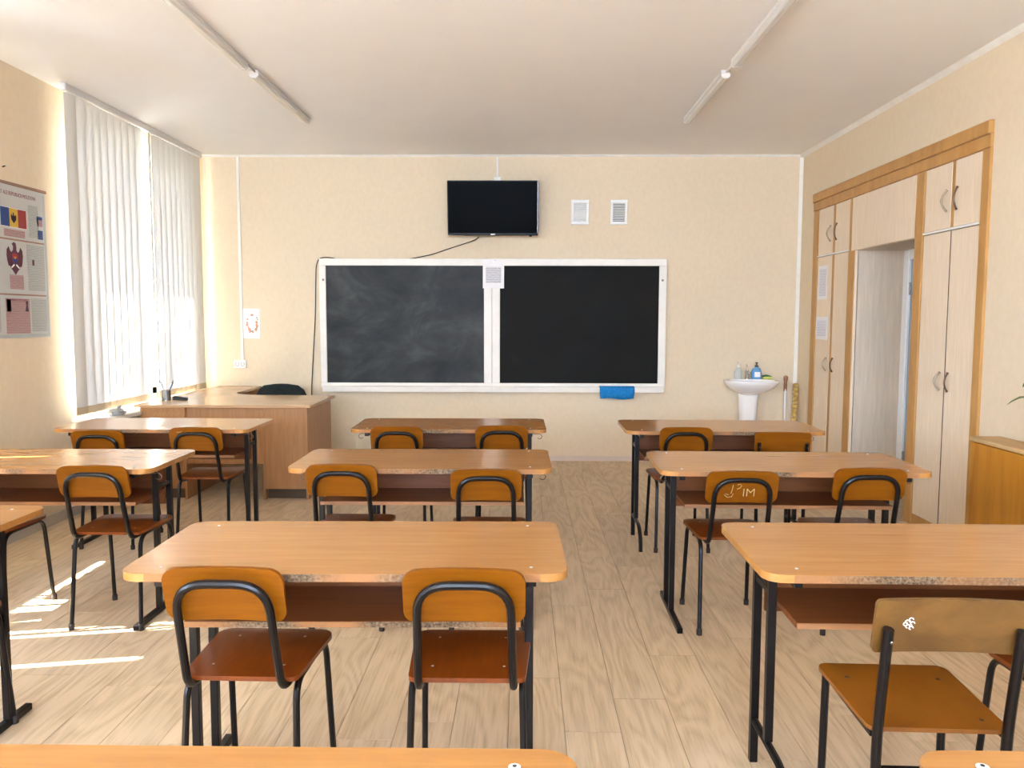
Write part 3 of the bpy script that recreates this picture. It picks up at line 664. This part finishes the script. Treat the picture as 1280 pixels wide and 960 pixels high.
# ventilation grilles
GV = 'square vent grilles high on the back wall'
for x0, x1, lb, gap in ((.471, .646, 'white vent grille nearer the television, its slits pale', 'lamp_diff'), (.855, 1.022, 'white vent grille farther from the television, its slits dark', 'dark_gap')):
    t = thing('vent_grille', lb, 'vent', ((x0 + x1) / 2, D, 2.343), 0, GV); w = x1 - x0; h = .24
    obj('frame', MB().box(-w / 2, w / 2, -.02, -.001, 0, .03, .003).box(-w / 2, w / 2, -.02, -.001, h - .03, h, .003).box(-w / 2, -w / 2 + .026, -.02, -.001, .03, h - .03, .003).box(w / 2 - .026, w / 2, -.02, -.001, .03, h - .03, .003), M['white_plastic'], t)
    obj('backing', MB().box(-w / 2 + .026, w / 2 - .026, -.004, -.001, .03, h - .03), M[gap] if gap == 'lamp_diff' else M['grey_plastic'], t, None)
    for k in range(11):
        z = .036 + k * .0162; obj('slat', MB().add([(-w / 2 + .026, -.015, z), (w / 2 - .026, -.015, z), (w / 2 - .026, -.006, z + .010), (-w / 2 + .026, -.006, z + .010), (-w / 2 + .026, -.0165, z + .0015), (w / 2 - .026, -.0165, z + .0015), (w / 2 - .026, -.0075, z + .0115), (-w / 2 + .026, -.0075, z + .0115)], [(0, 1, 2, 3), (4, 7, 6, 5), (0, 4, 5, 1), (1, 5, 6, 2), (2, 6, 7, 3), (3, 7, 4, 0)]), M['white_plastic'], t, None)
# cable ducts, socket, flower picture
tag(obj('cable_duct', MB().box(-2.812, -2.786, D - .014, D - .001, 1.004, H - .021, .002), M['white_paint']), 'long white cable duct running from the ceiling down to the socket', 'duct')
t = thing('cable_duct', 'short white cable duct from the ceiling to the television', 'duct')
obj('channel', MB().box(-.262, -.240, D - .014, D - .001, 2.80, H - .021, .002), M['white_paint'], t); obj('junction_box', MB().box(-.285, -.215, D - .035, D - .001, 2.745, 2.80, .004), M['white_plastic'], t)
t = thing('wall_socket', 'white double wall socket under the long cable duct', 'socket', (-2.818, D, .924))
obj('housing', MB().box(-.06, .06, -.035, -.001, 0, .08, .006), M['white_plastic'], t)
for x in (-.027, .027):
    o = obj('outlet', MB().tube([(x + .019 * math.cos(a), -.036, .04 + .019 * math.sin(a)) for a in [2 * PI * k / 16 for k in range(16)]], .003, 6, True), M['lamp_dark'], t)
    obj('pin_hole', disc((x - .008, -.035, .04), .003, 8, 'y', .0006).add(*(lambda q: (q.v, q.f))(disc((x + .008, -.035, .04), .003, 8, 'y', .0006))), M['grey_plastic'], o)
t = thing('flower_picture', 'white paper with an orange flower wreath behind the cable duct', 'picture', (-2.714, D, 1.221), .0)
obj('sheet', MB().box(-.095, .095, -.004, -.001, 0, .296), M['paper'], t, None)
rg = random.Random(3); fl = {'orange_flower': MB(), 'pink_flower': MB(), 'green_leafprint': MB()}
for k in range(34):
    a = rg.uniform(0, 2 * PI); r = rg.uniform(.8, 1.1); x = .018 + .055 * r * math.cos(a); z = .15 + .085 * r * math.sin(a)
    key = rg.choice(['orange_flower', 'orange_flower', 'pink_flower', 'pink_flower', 'green_leafprint'])
    q = disc((x, -.004, z), rg.uniform(.006, .013), 7, 'y', .0007); fl[key].add(q.v, q.f)
for k_, mb in fl.items(): o = obj({'orange_flower': 'orange_petals', 'pink_flower': 'pink_petals', 'green_leafprint': 'printed_leaves'}[k_], mb, M[k_], t, None); o['kind'] = 'stuff'

# ------------------------------------------------------------------ wash basin corner
SX, SY = 2.215, D
t = thing('wash_basin', 'white ceramic pedestal wash basin on the back wall near the corner', 'sink', (SX, SY, 0))
def ring(w, y0, y1, z, n=28, e=2.6):
    cy_ = (y0 + y1) / 2; hy = (y1 - y0) / 2; out = []
    for k in range(n):
        a = 2 * PI * k / n; c, s_ = math.cos(a), math.sin(a)
        out.append((w / 2 * math.copysign(abs(c) ** (2 / e), c), cy_ + hy * math.copysign(abs(s_) ** (2 / e), s_), z))
    return out
obj('bowl', MB().loft([ring(.17, -.22, -.004, .690), ring(.30, -.30, -.004, .718), ring(.42, -.365, -.003, .758), ring(.49, -.398, -.002, .795), ring(.512, -.410, -.002, .818), ring(.508, -.408, -.002, .834), ring(.44, -.375, -.115, .836), ring(.40, -.35, -.125, .79), ring(.26, -.30, -.16, .745)]), M['ceramic'], t, 50)
obj('pedestal', MB().loft([ring(.20, -.20, -.03, 0), ring(.175, -.185, -.035, .12), ring(.165, -.18, -.035, .40), ring(.18, -.19, -.035, .62), ring(.20, -.20, -.03, .70)]), M['ceramic'], t, 50)
tp = obj('tap', MB().lathe([(.024, .834), (.024, .84), (.018, .85), (.017, .92), (.012, .928)], 14, (0, -.065, 0)).tube(fillet([(0, -.065, .895), (0, -.15, .905), (0, -.155, .885)], .02), .009, 9), M['chrome'], t)
obj('tap_lever', MB().tube([(0, -.065, .928), (0, -.07, .945), (0, -.03, .975)], [.012, .007, .006], 8), M['chrome'], tp)
t = thing('soap_bottle', 'blue soap pump bottle on the wash basin rim', 'bottle', (SX + .092, SY - .06, .836))
obj('bottle', MB().loft([ring(.095, -.03, .03, 0, 20, 3), ring(.10, -.032, .032, .01, 20, 3), ring(.10, -.032, .032, .06, 20, 2.6), ring(.085, -.028, .028, .095, 20, 2.3), ring(.035, -.016, .016, .118, 20, 2)]), M['blue_liquid'], t, 50)
obj('pump', MB().lathe([(.018, .118), (.018, .134), (.007, .136), (.006, .155), (.013, .157), (.013, .165)], 12).tube([(0, 0, .161), (.0, -.035, .158)], .004, 7), M['grey_plastic'], t)
obj('sticker', MB().box(-.028, .028, -.0345, -.0335, .02, .07), M['white_plastic'], t, None)
t = thing('soap_bottle', 'clear empty bottle with cream pump on the wash basin rim', 'bottle', (SX - .088, SY - .06, .836))
obj('bottle', MB().lathe([(.036, 0), (.038, .01), (.038, .07), (.026, .10), (.014, .118)], 16), M['clear_plastic'], t, 50)
obj('pump', MB().lathe([(.016, .118), (.016, .134), (.006, .136), (.006, .155), (.012, .157), (.012, .165)], 12).tube([(0, 0, .161), (.0, -.035, .158)], .004, 7), M['white_paint'], t)
t = thing('sponge', 'yellow sponge with dark green scourer on the basin rim', 'sponge', (SX + .195, SY - .065, .836))
obj('foam', MB().box(-.045, .045, -.03, .03, 0, .024, .006), M['sponge_y'], t); obj('scourer', MB().prism([(-.045, .0245), (.04, .0245), (.03, .034), (0, .042), (-.035, .034)], 'y', -.03, .03), M['sponge_g'], t)
t = thing('mop', 'white pole with brown wooden grip leaning in the corner by the basin', 'mop', (2.600, D - .06, 0))
obj('pole', MB().tube([(0, 0, .02), (.004, .03, .735)], .0105, 9), M['white_plastic'], t)
obj('grip', MB().loft([[(x0 + rx * math.cos(a), .03 + rx * .6 * math.sin(a), z) for a in [2 * PI * k / 12 for k in range(12)]] for x0, rx, z in ((.004, .016, .715), (.005, .017, .74), (.006, .017, .80), (.007, .022, .835), (.007, .022, .855), (.007, .010, .868))]), M['mop_wood'], t, 50)
obj('mop_head', MB().box(-.05, .03, -.03, .03, 0, .03, .008), M['grey_plastic'], t)
t = thing('straw_roll', 'narrow ribbed yellow straw roll standing in the right corner behind the pole', 'roll', (2.676, D - .10, 0), 0)
for k in range(19):
    z = .042 * k; x = -.010 + .018 * k / 18
    obj('rib', MB().lathe([(.012, 0), (.026, .007), (.028, .021), (.026, .035), (.012, .042)], 10, (x, 0, z)), M['yellow_straw'], t, 60)

# ------------------------------------------------------------------ built-in wardrobe wall
XW = XR - .004           # face of the doors
def panel(name, y0, y1, z0, z1, parent, m, x0=None, x1=None): return obj(name, MB().box(XW - .0 if x0 is None else x0, XW + .018 if x1 is None else x1, y0 + .0025, y1 - .0025, z0, z1, .0015), m, parent)
def handle(parent, y, z0, z1, side):
    pts = []
    for k in range(13):
        u = k / 12; pts.append((XW - .006 - .028 * math.sin(PI * u), y + side * .016 * math.sin(PI * u) , z0 + (z1 - z0) * u))
    o = obj('handle', MB().tube(pts, [.008] + [.006] * 11 + [.008], 7), M['nickel'], parent)
    for z in (z0, z1):
        q = disc((XW, y, z), .009, 10, 'x', .006); obj('handle_foot', q, M['nickel'], o) if False else None
def wardrobe(label, ya, yb, divs, mid, carc_y0, carc_y1, hy):
    """ya<yb: outer door edges; two columns split at mid=(m0,m1)"""
    t = thing('wardrobe', label, 'wardrobe', (0, 0, 0), 0, 'built in wardrobes around the doorway')
    cx0, cx1 = XR + .02, XR + .60
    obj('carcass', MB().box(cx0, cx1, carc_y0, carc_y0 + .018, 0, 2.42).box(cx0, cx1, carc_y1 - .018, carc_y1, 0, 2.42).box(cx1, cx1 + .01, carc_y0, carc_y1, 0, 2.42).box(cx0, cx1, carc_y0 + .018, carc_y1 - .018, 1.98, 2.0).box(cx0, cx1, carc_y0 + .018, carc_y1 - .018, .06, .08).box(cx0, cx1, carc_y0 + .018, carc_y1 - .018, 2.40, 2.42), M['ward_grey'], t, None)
    obj('plinth', MB().box(XW + .004, XW + .018, ya, yb, 0, .075, .001), M['trim_wood'], t)
    obj('divider_strip', MB().box(XW - .008, XW + .016, ya, yb, 1.990, 2.004, .002), M['white_plastic'], t)
    cols = [(ya, mid[0]), (mid[1], yb)]
    for ci, (a, b) in enumerate(cols):
        if not mid[2]: a2, b2 = (a, 5.1510) if ci == 0 else (5.1555, b)
        else: a2, b2 = a, b
        lo = panel('door', a2, b2, .08, 1.985, t, M['ward']); up = panel('door', a, b, 2.007, 2.418, t, M['ward'])
        yh = b - .04 if ci == 0 else a + .04; yl = b2 - .045 if ci == 0 else a2 + .045
        handle(lo, yl, .965, 1.085, 1 if ci else -1); handle(up, yh, 2.11, 2.25, 1 if ci else -1)
    if mid[1] - mid[0] > .01: obj('mullion', MB().box(XW + .002, XW + .016, mid[0] + .001, mid[1] - .001, .08 if mid[2] else 2.007, 2.418, .001), M['trim_wood'], t)
    return t
w1 = wardrobe('built in pale wardrobe nearer the camera with full view handles, right of the doorway', 4.825, 5.501, None, (5.134, 5.171, 0), 4.76, 5.62, 0)
w2 = wardrobe('built in pale wardrobe farther away, two papers on its door', 6.735, 7.443, None, (7.051, 7.104, 1), 6.60, 7.54, 0)
obj('seam_shade', MB().box(XW - .0008, XW + .001, 5.1495, 5.1570, .082, 1.983), M['dark_gap'], w1, None)  # dark strip laid over the door gap to paint in its shade
tr = thing('wardrobe_surround', 'honey coloured wood frame and header running around both wardrobes', 'frame', (0, 0, 0))
def post(y0, y1, z0, z1, pro=.012): return obj('post', MB().box(XW - pro, XW + .018, y0, y1, z0, z1, .003), M['trim_wood'], tr)
post(WY0, 4.822, 0, 2.42); post(7.446, 7.556, 0, 2.42, .008); post(5.505, 5.612, 0, 2.42, .008); post(6.610, 6.732, 0, 1.985, .010); post(6.702, 6.732, 1.986, 2.42, .006)
obj('inner_edge', MB().box(XW - .003, XW + .018, 6.602, 6.609, 0, 1.985), M['ward'], tr, None)
obj('header', MB().box(XW - .014, XW + .018, WY0, WY1 - .001, 2.421, 2.497, .003), M['trim_wood'], tr)
obj('cornice', MB().box(XW - .026, XW + .018, WY0, WY1, 2.498, WTOP - .001, .006), M['trim_wood'], tr)
tag(obj('overdoor_panel', MB().box(XW, XW + .018, 5.643, 6.699, 1.988, 2.418, .0015), M['ward']), 'wide pale panel above the doorway between the wardrobes', 'panel')
# the doorway niche
XD = 3.10
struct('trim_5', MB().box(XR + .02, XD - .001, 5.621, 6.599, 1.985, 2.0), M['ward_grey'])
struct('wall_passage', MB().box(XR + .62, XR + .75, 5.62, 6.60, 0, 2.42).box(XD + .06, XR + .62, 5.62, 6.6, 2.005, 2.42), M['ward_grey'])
d = struct('door_1', MB().box(XD, XD + .05, 6.51, 6.599, 0, 1.984, .006).box(XD, XD + .05, 5.621, 5.72, 0, 1.984, .006).box(XD, XD + .05, 5.72, 6.51, 1.90, 1.984, .006), M['pvc'])
lf = obj('door_leaf', MB().box(XD + .022, XD + .062, 5.722, 6.508, .008, 1.898, .003), M['door_blue'], d)
obj('door_panel', MB().box(XD + .018, XD + .022, 5.80, 6.37, 1.02, 1.80, .003).box(XD + .018, XD + .022, 5.80, 6.37, .14, .88, .003), M['door_blue'], d)
obj('door_handle', MB().tube(fillet([(XD + .02, 5.77, .96), (XD - .03, 5.77, .96), (XD - .03, 5.88, .96)], .02), .008, 8), M['chrome'], d)
obj('door_hinge', MB().lathe([(.008, 0), (.008, .10)], 8, (XD + .012, 6.50, 1.62)).lathe([(.008, 0), (.008, .10)], 8, (XD + .012, 6.50, .25)), M['chrome'], d)
GN = 'white sheets on the wardrobe door'
for y0, y1, z0, z1, lb in ((7.19, 7.41, 1.602, 1.905, 'upper and taller white sheet taped to the far wardrobe door'), (7.15, 7.43, 1.240, 1.446, 'lower white sheet with handwriting taped to the far wardrobe door')):
    t = thing('notice_sheet', lb, 'notice', (XW, (y0 + y1) / 2, z0), 0, GN); w = (y1 - y0) / 2
    obj('sheet', MB().box(-.003, -.0008, -w, w, 0, z1 - z0), M['paper'], t, None); obj('writing', MB().box(-.0036, -.003, -w + .03, w - .03, .03, z1 - z0 - .03), M['print_note'], t, None)

# low cabinet and plant at the right edge
t = thing('low_cabinet', 'orange varnished low cabinet against the right wall, under the plant', 'cabinet', (0, 0, 0))
CX, CY1, CZ = 2.535, 4.50, .768
obj('body', MB().box(CX + .012, XR - .018, 2.70, CY1 - .008, .03, CZ - .024), M['cab_wood'], t, None)
for a, b in ((2.70, 3.30), (3.302, 3.90), (3.902, CY1 - .008)): obj('front_panel', MB().box(CX, CX + .012, a, b, .03, CZ - .030, .002), M['cab_wood'], t)
obj('plinth', MB().box(CX + .02, XR - .02, 2.72, CY1 - .02, 0, .03), M['dark_gap'], t, None)
obj('top_board', MB().box(CX - .012, XR - .017, 2.68, CY1, CZ - .022, CZ, .003), M['cab_top'], t)
PXc, PYc = 2.655, 4.05
t = thing('potted_plant', 'green leafy plant in a dusty pink pot on the low cabinet', 'plant', (PXc, PYc, CZ))
obj('pot', MB().lathe([(.045, 0), (.05, .01), (.062, .145), (.072, .15), (.072, .178), (.064, .178), (.058, .150)], 20), M['pot'], t, 40)
obj('soil', MB().lathe([(.058, .148), (.058, .155)], 16), M['soil'], t)
def leaf(p0, p1, w, sag, name='leaf'):
    p0, p1 = Vector(p0), Vector(p1); d = p1 - p0; s = d.cross(Vector((0, 0, 1))).normalized(); g = []; n = 7
    for k in range(n + 1):
        u = k / n; c = p0 + d * u + Vector((0, 0, sag * math.sin(PI * u * .9))); ww = w * (math.sin(PI * min(1, u * .93 + .06)) ** .8) * (1.12 - .5 * u) * (1 + .12 * (-1) ** k)
        g += [c - s * ww + Vector((0, 0, .2 * ww)), c, c + s * ww + Vector((0, 0, .2 * ww))]
    mb = MB().add(g, [q for k in range(n) for q in ((3 * k, 3 * k + 1, 3 * k + 4, 3 * k + 3), (3 * k + 1, 3 * k + 2, 3 * k + 5, 3 * k + 4))])
    return obj(name, mb, M['leaf'], t, 60)
for a, h_, l_, sg in ((2.9, .24, .155, .035), (3.7, .28, .12, .03), (4.5, .30, .13, .04), (.4, .25, .05, .03), (1.9, .32, .10, .04), (5.3, .34, .12, .03), (3.2, .38, .09, .02)):
    b = Vector((0, 0, .152)); e = Vector((.045 * math.cos(a) * .5, .05 * math.sin(a), h_)); tip = e + Vector((l_ * math.cos(a), l_ * math.sin(a), -.03))
    st = obj('stem', MB().tube([b, (b + e) / 2 + Vector((0, 0, .02)), e], .003, 6), M['leaf'], t); leaf(e, tip, .034, sg)

# ------------------------------------------------------------------ wall poster on the left pier
t = thing('wall_poster', 'large laminated poster with a tricolour flag and eagle emblem on the left wall', 'poster', (XL, 0, 0))
PY0, PY1, PZ0, PZ1 = 4.50, 5.445, 1.292, 2.262
E_ = .004
obj('sheet', MB().box(.0008, E_, PY0, PY1, PZ0, PZ1), M['poster_sheet'], t, None)
def flat(name, y0, y1, z0, z1, m, lift=.0008): return obj(name, MB().box(E_, E_ + lift, y0, y1, z0, z1), m, t, None)
obj('batten', MB().box(.001, .012, PY0 - .01, PY1 + .01, PZ1 - .004, PZ1 + .014, .002), M['batten'], t)
for y0, y1, z0, z1 in ((4.56, 4.94, 1.98, 2.16), (5.255, 5.36, 1.95, 2.16), (4.56, 4.93, 1.60, 1.90), (5.22, 5.41, 1.60, 1.90), (4.56, 4.93, 1.33, 1.54), (5.24, 5.41, 1.33, 1.55)):
    flat('text_block', y0, y1, z0, z1, M['print_wall'])
for y0, y1, z0, z1 in ((5.0, 5.21, 1.935, 1.982), (5.035, 5.175, 1.605, 1.695), (4.98, 5.225, 1.32, 1.545)):
    flat('pink_block', y0, y1, z0, z1, M['print_pink'])
for z in (1.918, 1.57): flat('divider_bar', PY0, 5.415, z - .005, z + .005, M['batten'])
flat('border', 5.418, 5.440, PZ0 + .01, PZ1 - .02, M['poster_border']); flat('border', PY0, 5.418, PZ0 + .006, PZ0 + .024, M['poster_border'])
fl_ = bpy.data.objects.new('printed_flag', MB().box(E_, E_ + .0006, 4.97, 5.235, 1.995, 2.116).mesh('printed_flag', M['paper'], None)); COL.objects.link(fl_); fl_.parent = t
for k, c in enumerate(('ink_blue', 'ink_yellow', 'ink_red')): obj('stripe', MB().box(E_ + .0006, E_ + .0012, 4.972 + .0865 * k, 4.972 + .0865 * (k + 1) - .0005, 1.997, 2.114), M[c], fl_, None)
def poly_on_poster(name, pts, m, cy_, cz, s, lift, parent):
    return obj(name, MB().prism([(cy_ + y * s, cz + z * s) for y, z in pts], 'x', E_ + .0003, E_ + lift), m, parent, None)
EAGLE = [(0, -1), (-.18, -.82), (-.3, -.7), (-.42, -.62), (-.5, -.45), (-.62, -.5), (-.72, -.2), (-.78, .15), (-.74, .5), (-.55, .68), (-.45, .45), (-.3, .35), (-.16, .5), (-.12, .72), (-.25, .86), (-.05, .98), (.13, .9), (.17, .68), (.17, .48), (.3, .35), (.45, .45), (.55, .68), (.74, .5), (.78, .15), (.72, -.2), (.62, -.5), (.5, -.45), (.42, -.62), (.3, -.7), (.18, -.82)]
SHIELD = [(-.28, .25), (0, .32), (.28, .25), (.28, -.02), (.2, -.22), (0, -.36), (-.2, -.22), (-.28, -.02)]
def emblem(cy_, cz, s, lift0):
    e = poly_on_poster('emblem', EAGLE, M['ink_plum'] if s > .05 else M['ink_dark'], cy_, cz, s, lift0, t)
    if s > .05:
        poly_on_poster('shield', SHIELD, M['ink_red'], cy_, cz, s, lift0 + .0006, e)
        poly_on_poster('shield_base', [(p[0] * .92, min(p[1], -.02) ) for p in SHIELD[3:]], M['ink_blue'], cy_, cz, s, lift0 + .0010, e)
        poly_on_poster('bull_head', [(-.12, .12), (-.06, .02), (0, -.06), (.06, .02), (.12, .12), (.05, .08), (-.05, .08)], M['ink_yellow'], cy_, cz, s, lift0 + .0014, e)
        for sgn in (-1, 1): poly_on_poster('claw_stem', [(sgn * .12, -.34), (sgn * .42, -.56), (sgn * .36, -.62), (sgn * .06, -.42)], M['paper'], cy_, cz, s, lift0 + .0008, e)
    return e
emblem(5.095, 1.80, .105, .0016); emblem(5.10, 2.055, .034, .0018)
flat('photo', 5.345, 5.405, 2.03, 2.075, M['print_pink']); flat('photo', 5.345, 5.405, 2.075, 2.095, M['ink_blue']); flat('photo', 5.35, 5.405, 1.945, 2.005, M['ink_blue'])
flat('photo', 4.99, 5.035, 1.462, 1.538, M['ink_dark']); poly_on_poster('photo', [(-.5, -1), (.5, -1), (.25, .1), (.4, .7), (0, 1), (-.3, .6), (-.2, .1)], M['ink_dark'], 5.195, 1.50, .036, .0014, t)
poly_on_poster('photo', [(-.6, -1), (.6, -1), (.6, 1), (-.6, 1)], M['ink_plum'], 5.285, 1.785, .018, .0014, t)
RX = Matrix(((0, 0, 1, 0), (1, 0, 0, 0), (0, 1, 0, 0), (0, 0, 0, 1)))
text('poster_title', 'SIMBOLURILE DE STAT ALE REPUBLICII MOLDOVA', .034, M['ink_title'], t, Matrix.Translation((E_ + .0006, 5.03, 2.205)) @ RX @ Matrix.Scale(.82, 4, (1, 0, 0)), .0004)
text('poster_title', 'IMNUL DE STAT', .022, M['ink_title'], t, Matrix.Translation((E_ + .0016, 5.115, 1.535)) @ RX, .0004)
tag(obj('nail', MB().tube([(XL + .001, 5.02, 2.36), (XL + .02, 5.02, 2.365)], .004, 6), M['grey_plastic']), 'small nail in the left wall above the poster', 'nail')

# ------------------------------------------------------------------ fluorescent ceiling lamps
GL = 'slim fluorescent ceiling lamps in two rows'
def lamp(x, y0, y1, label):
    t = thing('ceiling_lamp', label, 'lamp', (x, (y0 + y1) / 2, H), 0, GL); h = (y1 - y0) / 2
    obj('housing', MB().box(-.030, .030, -h, h, -.022, -.0005, .004), M['lamp_white'], t)
    obj('diffuser', MB().prism([(-.028, -.0225), (.028, -.0225), (.026, -.040), (.014, -.050), (-.014, -.050), (-.026, -.040)], 'y', -h + .02, h - .02), M['lamp_diff'], t, 30)
    for s in (-1, 1): obj('end_cap', MB().prism([(-.030, -.0222), (.030, -.0222), (.028, -.041), (.015, -.052), (-.015, -.052), (-.028, -.041)], 'y', s * h - s * .02, s * h), M['lamp_white'], t)
    return t
lamp(-1.735, 5.250, 6.500, 'ceiling lamp in the left row, the one nearest the chalkboard')
lamp(-1.745, 3.85, 5.095, 'ceiling lamp in the left row, cut by the top edge of the picture')
lamp(1.297, 5.275, 6.490, 'ceiling lamp in the right row, the one nearest the chalkboard')
lamp(1.305, 3.85, 5.070, 'ceiling lamp in the right row, cut by the top edge of the picture')
for x, y0, y1, lb in ((-1.728, 5.095, 5.250, 'short cable joining the two lamps of the left row'), (1.301, 5.070, 5.275, 'short white cable joining the two lamps of the right row')):
    tag(obj('lamp_cable', MB().tube([(x, y0 + .001, H - .012), (x + .004, (y0 + y1) / 2, H - .012), (x, y1 - .001, H - .012)], .007, 7), M['lamp_dark'] if x < 0 else M['white_plastic']), lb, 'cable')
